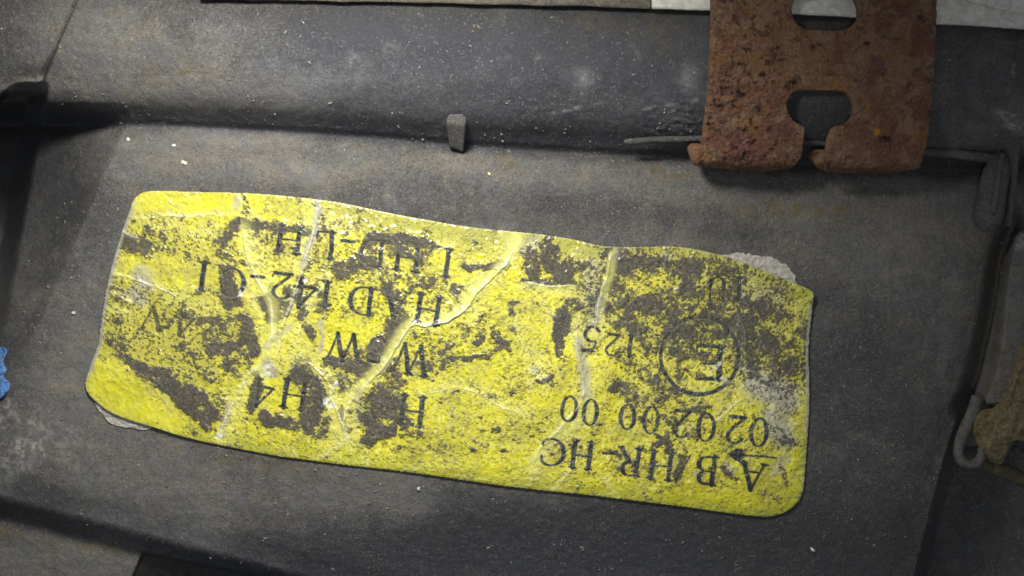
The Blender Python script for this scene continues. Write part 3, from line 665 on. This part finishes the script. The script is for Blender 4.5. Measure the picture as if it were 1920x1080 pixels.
# ridges: (points, width, height, pale)
RID = [([(972, 452), (962, 478), (945, 500), (922, 522), (900, 545), (880, 568), (858, 590), (830, 606), (800, 613), (778, 608), (762, 622), (748, 645), (733, 668), (712, 698), (690, 720), (664, 742)], 7, .17, 1),
 ([(1148, 470), (1142, 495), (1134, 530), (1125, 565), (1118, 600), (1112, 625)], 6, .17, .9), ([(1084, 620), (1080, 655), (1088, 685), (1094, 720), (1090, 750), (1070, 780), (1040, 815), (1010, 845), (995, 875)], 6, .12, .8),
 ([(596, 374), (592, 420), (580, 470), (562, 520), (548, 560), (530, 610), (520, 660), (512, 690)], 8, .14, .6), ([(452, 425), (462, 480), (485, 530), (505, 570), (508, 620), (495, 660)], 9, .12, .8), ([(560, 640), (566, 600), (590, 560), (615, 520)], 6, .08, .5),
 ([(985, 527), (1010, 532), (1040, 537), (1072, 536)], 4, .09, .9), ([(492, 680), (465, 700), (448, 725), (436, 760), (418, 800), (410, 826)], 7, .12, .8), ([(556, 678), (590, 690), (612, 715), (620, 745), (640, 790), (648, 830)], 8, .13, .7),
 ([(664, 742), (650, 775), (645, 815)], 9, .10, .7), ([(792, 742), (830, 734), (860, 728), (895, 738), (930, 760), (985, 780)], 4, .05, .6), ([(246, 412), (330, 406), (440, 404)], 2.5, .06, .5), ([(222, 430), (262, 446)], 2.5, .06, .6),
 ([(212, 512), (250, 524), (300, 540), (335, 556)], 3, .07, .6), ([(205, 548), (250, 570), (270, 580)], 3, .07, .5), ([(205, 575), (245, 588)], 3, .06, .4), ([(1372, 735), (1400, 722), (1440, 724), (1512, 738)], 2.5, .05, .5), ([(1345, 790), (1370, 765), (1390, 750)], 3, .05, .6),
 ([(1092, 855), (1075, 880), (1040, 918)], 4, .07, .6), ([(1160, 930), (1145, 915), (1140, 900)], 3, .05, .6), ([(600, 860), (640, 830), (660, 815)], 4, .05, .5), ([(690, 840), (692, 875)], 3, .06, .5), ([(560, 862), (550, 840)], 3, .05, .4),
 ([(545, 690), (575, 655)], 4, .06, .5), ([(860, 560), (840, 545)], 4, .05, .5), ([(820, 468), (850, 462)], 3, .05, .7), ([(720, 560), (760, 575)], 3, .04, .2), ([(250, 385), (262, 372)], 3, .03, .3), ([(310, 370), (325, 385), (345, 392)], 3, .04, .2), ([(345, 368), (360, 380)], 3, .04, .2),
 ([(1020, 690), (985, 655), (960, 600)], 5, .03, .3), ([(1390, 700), (1400, 640), (1390, 600)], 6, .06, .2), ([(205, 700), (260, 700), (300, 740), (330, 780)], 6, .04, .15), ([(1330, 690), (1352, 720), (1375, 715)], 5, .09, .5), ([(1190, 470), (1160, 490)], 4, .06, .2), ([(1475, 890), (1495, 910)], 3, .05, .3)]
RID = [(p_, w_*.72, h_*.85, q_) for p_, w_, h_, q_ in RID]
hash_side = [(i*7) % 3 != 0 for i in range(80)]
crest = np.zeros_like(SX); ridge = np.zeros_like(SX); palea = np.zeros_like(SX)
wxx = SX+(fbm(SX, SY, 30, 3, 301)-.5)*9; wyy = SY+(fbm(SX, SY, 30, 3, 311)-.5)*9
for pts, wd_, hgt, pl in RID:
    pts = [tuple(p) for p in smooth_poly(pts, False, 3)]
    d = np.full(SX.shape, 1e9)
    xs = [p[0] for p in pts]; ys = [p[1] for p in pts]; R = 60
    i0 = max(int((min(ys)-R-348)/SP), 0); i1 = min(int((max(ys)+R-348)/SP)+1, SX.shape[0]); j0 = max(int((min(xs)-R-150)/SP), 0); j1 = min(int((max(xs)+R-150)/SP)+1, SX.shape[1])
    sub = np.full((i1-i0, j1-j0), 1e9); sg = np.zeros(sub.shape); al = np.zeros(sub.shape)
    qx, qy = wxx[i0:i1, j0:j1], wyy[i0:i1, j0:j1]
    for k in range(len(pts)-1):
        (ax, ay), (bx_, by_) = pts[k], pts[k+1]
        dd, tq = dseg(qx, qy, ax, ay, bx_, by_)
        m_ = dd < sub
        sg = np.where(m_, np.sign((bx_-ax)*(qy-ay)-(by_-ay)*(qx-ax)), sg); al = np.where(m_, (k+tq)/(len(pts)-1), al)
        sub = np.where(m_, dd, sub)
    side = 1 if hash_side.pop(0) else -1
    sd = np.where(sg*side > 0, sub*2.1, sub*.62)             # steep on one side, easy on the other
    taper = ss(0, .16, al)*ss(1, .84, al)*(.55+.9*fbm(qx, qy, 34, 2, 351))
    v = hgt*taper*(.70*np.exp(-(sd/wd_)**2)+.42*np.exp(-(sub/(wd_*.22))))
    sub = sd*.8
    ridge[i0:i1, j0:j1] = np.maximum(ridge[i0:i1, j0:j1], v)
    palea[i0:i1, j0:j1] = np.maximum(palea[i0:i1, j0:j1], pl*.8*np.exp(-(sub/(wd_*2.6))**2))
    crest[i0:i1, j0:j1] = np.maximum(crest[i0:i1, j0:j1], pl*taper*np.exp(-(sub/.8/1.35)**2))
PALE = [([(460, 460), (480, 520)], 14, .5), ([(470, 540), (500, 600)], 14, .5), ([(1000, 670), (1010, 720)], 20, .65), ([(1085, 570), (1075, 620)], 14, .6), ([(900, 560), (880, 600)], 16, .4), ([(1290, 640), (1350, 720)], 12, .3), ([(650, 700), (670, 720)], 26, .55),
        ([(620, 420), (650, 430)], 20, .5), ([(1020, 560), (1040, 640)], 14, .25), ([(430, 800), (430, 750)], 16, .5), ([(280, 420), (400, 430)], 16, .4), ([(320, 560), (400, 580)], 16, .4), ([(1350, 680), (1370, 640)], 12, .5), ([(1000, 870), (1020, 850)], 14, .5), ([(1280, 730), (1380, 760)], 16, .25)]
palea = np.maximum(palea, stroke(PALE, sx_w, sy_w)*ss(.25, .7, fbm(SX, SY, 24, 4, 333)))  # pale film; the patch near the centre paints in the glossy sheen
# the ridges are stretched clean film; little dirt stays on their crest
dirt = dirt*(1-.80*ss(.25, .8, palea)*ss(.2, .65, palea))
dirt *= 1-.75*rimf
WH = [([(990, 530), (1020, 534)], 3, .8), ([(622, 725), (630, 720)], 5, .9), ([(612, 752), (622, 762)], 8, 1), ([(600, 700), (598, 708)], 4, .9), ([(1350, 680), (1344, 690)], 4, .6), ([(1392, 692), (1402, 696)], 3.5, .8), ([(1355, 712), (1362, 722)], 5, .7), ([(1132, 560), (1122, 600)], 3, .7),
      ([(456, 540), (452, 552)], 5, .6), ([(570, 530), (574, 524)], 4, .7), ([(508, 686), (498, 700)], 8, .5), ([(408, 822), (414, 812)], 4, .7), ([(596, 378), (594, 396)], 3, .6), ([(640, 412), (650, 404)], 5, .4), ([(1004, 690), (1016, 704)], 9, .5), ([(1358, 730), (1366, 716)], 4, .6), ([(660, 408), (655, 425)], 5, .35)]
white = stroke(WH, sx_w+(fbm(SX, SY, 9, 2, 401)-.5)*9, sy_w+(fbm(SX, SY, 9, 2, 411)-.5)*9)*ss(.35, .6, fbm(SX, SY, 7, 2, 421))  # whitened film, plus painted glare by the left fold and the centre
white = np.clip(np.maximum(white, crest*.75*ss(.3, .6, fbm(SX, SY, 22, 2, 441))), 0, 1)
hue = np.clip(.85*ss(46, 12, Dout)*ss(520, 700, SX)*ss(560, 500, SY-(SX-900)*.1) + .55*ss(22, 6, Dout)*ss(800, 850, SY) + .4*ss(30, 10, Dout)*ss(1490, 1440, SY*0+1500-SX), 0, 1)
hue = np.maximum(hue, .55*stroke([([(200, 560), (215, 640)], 22, 1), ([(640, 430), (900, 445)], 22, .8), ([(1060, 460), (1110, 478)], 24, .9), ([(820, 500), (835, 490)], 12, .9)], SX, SY))
hue *= .6+.6*fbm(SX, SY, 50, 3, 431)

# ---- the print: serif letters drawn as strokes of varying width
def arc(cx, cy, rx, ry, a0, a1, tw, tn, n=18):
    """ellipse arc, heavy at the sides (tw) and light at top and bottom (tn)"""
    out = []
    for i in range(n):
        a = math.radians(a0+(a1-a0)*i/n); b = math.radians(a0+(a1-a0)*(i+1)/n); m = (a+b)/2
        out.append((cx+rx*math.cos(a), cy+ry*math.sin(a), cx+rx*math.cos(b), cy+ry*math.sin(b), tn+(tw-tn)*math.cos(m)**2))
    return out
TH, TN = .172, .074
def ser(x, y, w=.13): return [(x-w, y, x+w, y, TN), (x-w*.5, y+(TN*.5 if y < .5 else -TN*.5), x+w*.5, y+(TN*.5 if y < .5 else -TN*.5), TN*1.2)]
def stem(x): return [(x, .03, x, .97, TH)]+ser(x, .03)+ser(x, .97)
GL = {}
GL['H'] = (1.0, stem(.2)+stem(.8)+[(.2, .52, .8, .52, TN)])
GL['L'] = (.8, stem(.22)+[(.2, .03, .74, .03, TN), (.74, .03, .78, .2, TN*1.3)])
GL['I'] = (.4, stem(.2))
GL['D'] = (.95, stem(.2)+[(.2, .03, .42, .03, TN), (.2, .97, .42, .97, TN)]+arc(.42, .5, .42, .47, -90, 90, TH*1.05, TN))
GL['B'] = (.8, stem(.2)+[(.2, .03, .42, .03, TN), (.2, .97, .40, .97, TN), (.2, .53, .42, .53, TN)]+arc(.42, .28, .28, .25, -90, 90, TH, TN)+arc(.40, .75, .24, .22, -90, 90, TH*.9, TN))
GL['R'] = (.9, stem(.2)+[(.2, .97, .42, .97, TN), (.2, .5, .42, .5, TN)]+arc(.42, .735, .26, .235, -90, 90, TH, TN)+[(.44, .5, .78, .05, TH*.9), (.72, .03, .9, .03, TN)])
GL['C'] = (.9, arc(.48, .5, .38, .47, 50, 310, TH*1.05, TN, 26)+[(.75, .82, .77, .68, TN*1.4), (.76, .30, .77, .18, TN*1.2)])
GL['A'] = (.95, [(.48, .98, .14, .04, TN*1.2), (.48, .95, .80, .04, TH), (.25, .34, .70, .34, TN)]+ser(.13, .03, .11)+ser(.82, .03, .13))
GL['V'] = (.95, [(.48, .04, .82, .96, TN*1.2), (.48, .06, .16, .96, TH)]+ser(.15, .97, .12)+ser(.83, .97, .11))
GL['W'] = (1.3, [(.38, .04, .14, .96, TH*.95), (.38, .04, .64, .92, TN*1.2), (.90, .04, .66, .96, TH*.95), (.90, .04, 1.16, .96, TN*1.2)]+ser(.13, .97, .12)+ser(.64, .97, .12)+ser(1.17, .97, .11))
GL['E'] = (.8, stem(.2)+[(.2, .03, .74, .03, TN*1.5), (.2, .97, .72, .97, TN*1.5), (.2, .52, .56, .52, TN*1.2), (.74, .03, .77, .2, TN), (.72, .97, .74, .82, TN)])
GL['U'] = (.9, [(.2, .3, .2, .97, TH), (.76, .3, .76, .97, TN*1.3)]+ser(.2, .97)+ser(.76, .97, .1)+arc(.48, .3, .28, .27, 180, 360, TH, TN))
GL['0'] = (.62, arc(.31, .5, .235, .47, 0, 360, TH*.95, TN, 30))
GL['1'] = (.5, [(.27, .03, .27, .95, TH)]+ser(.27, .03)+[(.27, .96, .1, .84, TN)])
GL['2'] = (.62, arc(.31, .72, .22, .24, 160, -30, TH*.9, TN*1.2, 18)+[(.50, .60, .10, .08, TN*1.6), (.08, .06, .54, .06, TH*.8), (.54, .06, .58, .2, TN)])
GL['4'] = (.7, [(.48, .03, .48, .97, TH), (.48, .97, .06, .3, TN*1.2), (.05, .3, .66, .3, TN*1.5)]+ser(.48, .03, .11))
GL['5'] = (.62, [(.2, .95, .54, .97, TN*2), (.2, .95, .14, .56, TN)]+arc(.27, .31, .24, .29, 110, -150, TH*.95, TN*1.2, 22))
GL['-'] = (.4, [(.05, .36, .35, .36, .12)])
GL['/'] = (.42, [(.03, -.02, .38, 1.0, .075)])
ink = np.zeros_like(SX)
def stamp(segs, X, Y, fn, feather, s=1.0):
    """segs in photo px: (x0,y0,x1,y1,width)"""
    for (x0, y0, x1, y1, wd_) in segs:
        r = wd_/2+3
        i0 = max(int((min(y0, y1)-r-8-348)/SP), 0); i1 = int((max(y0, y1)+r+8-348)/SP)+1
        j0 = max(int((min(x0, x1)-r-8-150)/SP), 0); j1 = int((max(x0, x1)+r+8-150)/SP)+1
        d, _ = dseg(X[i0:i1, j0:j1], Y[i0:i1, j0:j1], x0, y0, x1, y1)
        v = s*ss(feather, -feather, d-wd_/2)
        ink[i0:i1, j0:j1] = np.maximum(ink[i0:i1, j0:j1], v)
def glyph(ch, cx, cy, h, wpx, sl=.12, s=1.0):
    W, segs = GL[ch]; kx = wpx/W
    n = math.hypot(1, sl); rx, ry = -1/n, -sl/n; ux, uy = -sl/n, 1/n     # reading direction and letter-up, the print stands on its head
    out = []
    for a, b, c, d, t in segs:
        a, c = (a-W/2)*kx, (c-W/2)*kx; b, d = (b-.5)*h, (d-.5)*h
        out.append((cx+a*rx+b*ux, cy+a*ry+b*uy, cx+c*rx+d*ux, cy+c*ry+d*uy, t*min(h, kx*1.15)))
    stamp(out, TX, TY, None, 1.0, s)
TX = SX+(fbm(SX, SY, 26, 2, 501)-.5)*3; TY = SY+(fbm(SX, SY, 26, 2, 511)-.5)*3
for g in [('A', 1411, 894, 55, 56), ('B', 1326, 883, 55, 46), ('/', 1281, 880, 54, 24), ('H', 1240, 873, 55, 56), ('R', 1181, 866, 55, 50), ('-', 1139, 858, 55, 24), ('H', 1091, 853, 54, 50), ('C', 1036, 848, 54, 54),
          ('0', 1423, 811, 56, 38), ('2', 1380, 806, 54, 38), ('0', 1324, 801, 54, 38), ('2', 1279, 795, 54, 36), ('0', 1221, 788, 51, 36), ('0', 1177, 782, 51, 34), ('0', 1107, 773, 52, 32), ('0', 1067, 767, 51, 36),
          ('5', 1108, 636, 48, 34), ('2', 1149, 647, 44, 30), ('1', 1183, 650, 44, 26), ('I', 1387, 542, 46, 28, .05, 1.0), ('U', 1346, 542, 48, 40, .05, 1.0), ('E', 1334, 680, 66, 62, .04), ('1', 1275, 690, 56, 36, .04, .7),
          ('L', 828, 491, 56, 48, .16), ('H', 764, 482, 54, 58, .13), ('D', 698, 475, 54, 56, .11), ('-', 652, 460, 54, 30, .11), ('L', 612, 460, 54, 42, .1), ('H', 542, 449, 54, 58, .14),
          ('H', 803, 580, 56, 58, .18), ('A', 742, 572, 56, 54, .14), ('D', 678, 564, 54, 56, .12), ('1', 612, 553, 54, 34, .12), ('4', 572, 550, 56, 48, .12), ('2', 528, 536, 52, 44, .12), ('-', 483, 526, 52, 30, .12), ('C', 436, 530, 56, 54, .14), ('I', 380, 519, 56, 26, .14),
          ('W', 770, 674, 58, 76, .15), ('5', 706, 656, 48, 36, .12), ('W', 645, 652, 56, 74, .12), ('H', 772, 770, 58, 58, .14), ('H', 552, 740, 56, 58, .16), ('4', 492, 737, 54, 48, .12),
          ('2', 398, 618, 48, 38, .10, .85), ('4', 346, 606, 50, 44, .10, .85), ('V', 285, 597, 48, 50, .10, .85)]:
    glyph(*g)
cir = arc(1312, 667, 73, 73, 0, 360, 1, 1, 60)
stamp([(a, b, c, d, 8) for a, b, c, d, _ in cir], TX, TY, None, 1.0)
stamp([(1455, 858, 1378, 853, 4)]+[(1366+k*1.0, 852.3, 1366+k*1.0, 852.3, k*1.25) for k in range(1, 20)], TX, TY, None, 1.0)
ink *= 1-.35*ss(.70, .78, fbm(SX, SY, 7, 3, 521))
ink *= 1-.6*ss(.5, .95, grey*0+palea*.6)
dirtz = dirt*(.004+.020*fbm(SX, SY, 7, 3, 601))
base, *_ = housing(SX, SY)
film = .025 + .04*ss(40, 0, Dout)*ss(1330, 1500, SX)*ss(620, 540, SY)*2 + .03*ss(50, 0, Dout)*ss(420, 250, SX)*ss(690, 780, SY)
big = (fbm(SX, SY, 120, 3, 621)-.5)*.10*ss(0, 60, Dout)
crk = (np.abs(fbm(SX+SY*.4, SY-SX*.3, 46, 4, 631)-.5))*-.09*ss(0, 20, Dout)
lift = film + big*.8 + .022*np.sin((SX+SY*.35)/17+3*fbm(SX, SY, 90, 2, 651))*ss(.35, .7, fbm(SX, SY, 110, 2, 661))*ss(0, 40, Dout) + crk*.35 + ridge*.36 + dirtz + .02
lift = .034 + .02*np.log1p(np.exp((lift-.034)/.02))        # never sinks into the panel
Zs = base + lift
Zs -= .008*ss(4, 0, Dout)*(1-ss(1330, 1400, SX)*ss(600, 540, SY))*(1-ss(420, 300, SX)*ss(700, 760, SY))
SO = (-1.2, -1.3, 0.0)
S = thing('sticker', 'crumpled yellow type label with upside-down black letters and caked dirt on the dark panel', 'sticker', SO)
fm = (inside(SX+SP/2, SY+SP/2, OUT))[:-1, :-1]
px_sheet('printed_film', SX, SY, Zs, fm, {'dirt': dirt*(1-.66*ink), 'grime': grime, 'ink': ink, 'pale': palea, 'grey': grey, 'hue': hue, 'white': white}, M_sticker, S, SO, skirt=.02)
# pale residue of the label's adhesive showing at two corners
def residue(poly, seed):
    pl = smooth_poly(poly, True, 5)
    x0, y0 = pl.min(0)-4; x1, y1 = pl.max(0)+4
    X, Y = np.meshgrid(np.arange(x0, x1, 1.5), np.arange(y0, y1, 1.5))
    wx = (fbm(X, Y, 12, 3, seed)-.5)*12; wy = (fbm(X, Y, 12, 3, seed+9)-.5)*12
    m = inside(X+wx, Y+wy, pl)[:-1, :-1]
    z = housing(X, Y)[0]+.022+(fbm(X, Y, 7, 2, seed+3)-.5)*.04
    px_sheet('adhesive_residue', X, Y, z, m, {}, M_residue, S, SO, skirt=.04)
residue([(1345, 480), (1390, 476), (1435, 479), (1468, 490), (1486, 512), (1494, 532), (1500, 545), (1440, 530), (1380, 500)], 71)
residue([(180, 752), (190, 778), (208, 795), (232, 803), (262, 806), (282, 806), (275, 790), (220, 765)], 83)

# ------------------------------------------------------------------ blue scrap, chips, grit
bx = smooth_poly([(-60, 640), (-20, 648), (4, 652), (12, 656), (8, 668), (4, 680), (10, 694), (5, 706), (15, 718), (14, 732), (6, 742), (-10, 750), (-60, 760)], True, 4)
BLO = Pz(-20, 700, -.3)
blu = relief_slab('blue_paint_flake', bx, lambda X, Y: housing(X, Y)[0]+.07+(fbm(X, Y, 12, 3, 5)-.5)*.14+.10*ss(-10, 12, X), .06, M_blue, None, BLO, 1.5)
tag(blu, 'bright blue ragged flake of paint stuck at the left edge of the panel', 'paint flake')

# bvh of what grit can lie on
vs = []; fs = []; off = 0
dg = bpy.context.evaluated_depsgraph_get()
def hpt(px, py):
    z = float(housing(np.array([[px]], float), np.array([[py]], float))[0][0, 0]); return z
def grain(px, py, z, r, R, el=1.0, an=0.0):
    c = Vector(Pz(px, py, z)); V = []
    t = (1+5**.5)/2
    for a in [(-1, t, 0), (1, t, 0), (-1, -t, 0), (1, -t, 0), (0, -1, t), (0, 1, t), (0, -1, -t), (0, 1, -t), (t, 0, -1), (t, 0, 1), (-t, 0, -1), (-t, 0, 1)]:
        v = Vector(a).normalized()*(r*(.7+.6*R.random())/100)
        v.x *= el; v.z *= .6
        v = Vector((v.x*math.cos(an)-v.y*math.sin(an), v.x*math.sin(an)+v.y*math.cos(an), v.z))
        V.append(c+v)
    F = [(0, 11, 5), (0, 5, 1), (0, 1, 7), (0, 7, 10), (0, 10, 11), (1, 5, 9), (5, 11, 4), (11, 10, 2), (10, 7, 6), (7, 1, 8), (3, 9, 4), (3, 4, 2), (3, 2, 6), (3, 6, 8), (3, 8, 9), (4, 9, 5), (2, 4, 11), (6, 2, 10), (8, 6, 7), (9, 8, 1)]
    return V, F
RR = random.Random(5)
for (x, y, r, el, an, mt, lab) in [
    (345, 305, 3.6, 1.9, -.5, M_grit, 'long white chip lying on the grey panel above the sticker\'s left end'),
    (240, 261, 4.2, 1.0, 0, M_grit, 'whitish crumb in the gutter below the rim at the left'),
    (917, 326, 3.4, .8, 0, M_chipy, 'tiny lime-yellow chip on the panel between the peg and the sticker'),
    (785, 916, 3.6, 1.0, 0, M_grit, 'round white crumb on the panel just below the sticker\'s lower edge'),
    (1524, 1031, 3.6, 1.7, -.9, M_grit, 'elongated pale chip on the dark panel below the sticker\'s right corner'),
    (138, 587, 3.2, 1.2, .3, M_grit, 'pale crumb on the grey panel left of the sticker'),
    (326, 273, 3.0, 1.3, .2, M_grit, 'small pale chip in the shade between the rim and the long white chip')]:
    z = hpt(x, y)+.02
    V, F = grain(x, y, z, r, RR, el, an)
    o = py_mesh('paint_chip', V, F, mt, None, Pz(x, y, z), smooth=False)
    tag(o, lab, 'paint chip', 'loose chips and crumbs on the panel')
V = []; F = []
npx = np.array([[RR.uniform(-20, 1940) for _ in range(1500)]]); npy = np.array([[RR.uniform(0, 1090) for _ in range(1500)]])
hz = housing(npx, npy)[0][0]
clipz = (npx > 1335) & (npx < 1750) & (npy < 300)
inst = inside(npx, npy, OUT)
for i in range(620):
    x, y = npx[0, i], npy[0, i]
    if clipz[0, i] or hz[i] < -.35 or yt_f(x) > y-4: continue
    r = .34+.75*RR.random()**6
    if inst[0, i]: continue
    v, f = grain(x, y, hz[i]+.012, r, RR, 1+RR.random()*1.4, RR.random()*3)
    k = len(V); V += v; F += [tuple(a+k for a in q) for q in f]
V2 = []; F2 = []
cnt_ = 6000
npx = np.array([[RR.uniform(-20, 1940) for _ in range(cnt_)]]); npy = np.array([[RR.uniform(0, 1090) for _ in range(cnt_)]])
dens = ss(.46, .66, fbm(npx, npy, 70, 4, 901))*.8 + .9*blob(npx, npy, 420, 900, 330, 70, 10) + .7*blob(npx, npy, 320, 165, 230, 26) + .6*blob(npx, npy, 950, 310, 350, 26, 3) + .8*blob(npx, npy, 140, 1030, 240, 40) + .3*blob(npx, npy, 1620, 500, 150, 200) + .05 - .45*ss(260, 150, npy)*ss(420, 700, npx)
hz = housing(npx, npy)[0][0]; inst = inside(npx, npy, OUT); clipz = (npx > 1335) & (npx < 1750) & (npy < 300)
for i in range(cnt_):
    x, y = npx[0, i], npy[0, i]
    if RR.random() > dens[0, i] or clipz[0, i] or inst[0, i] or hz[i] < -.9 or yt_f(x) > y-4: continue
    v, f = grain(x, y, hz[i]+.006, .7+1.5*RR.random()**3, RR, 1+RR.random()*1.6, RR.random()*3)
    k = len(V2); V2 += v; F2 += [tuple(a+k for a in q) for q in f]
g2 = py_mesh('dirt_crumbs', V2, F2, M_crumb, None, (0, 0, 0), smooth=False)
tag(g2, 'brown-grey crumbs of dried dirt caught on the black plastic', 'dirt', kind='stuff')
g = py_mesh('grit', V, F, M_grit, None, (0, 0, 0), smooth=False)
tag(g, 'fine pale grit and dust specks scattered over the black plastic', 'grit', kind='stuff')

# unseen dark plane added underneath to catch light leaking through openings
bm_ = bpy.data.meshes.new('added_backing')
bm_.from_pydata([(-60, -60, -7), (60, -60, -7), (60, 60, -7), (-60, 60, -7)], [], [(0, 1, 2, 3)])
tag(link('added_backing', bm_, M_backing), kind='structure')
# vertices were taken relative to each parent's origin; top-level meshes sit at theirs
for o in scn.objects:
    if o.parent: o.location = (0, 0, 0)
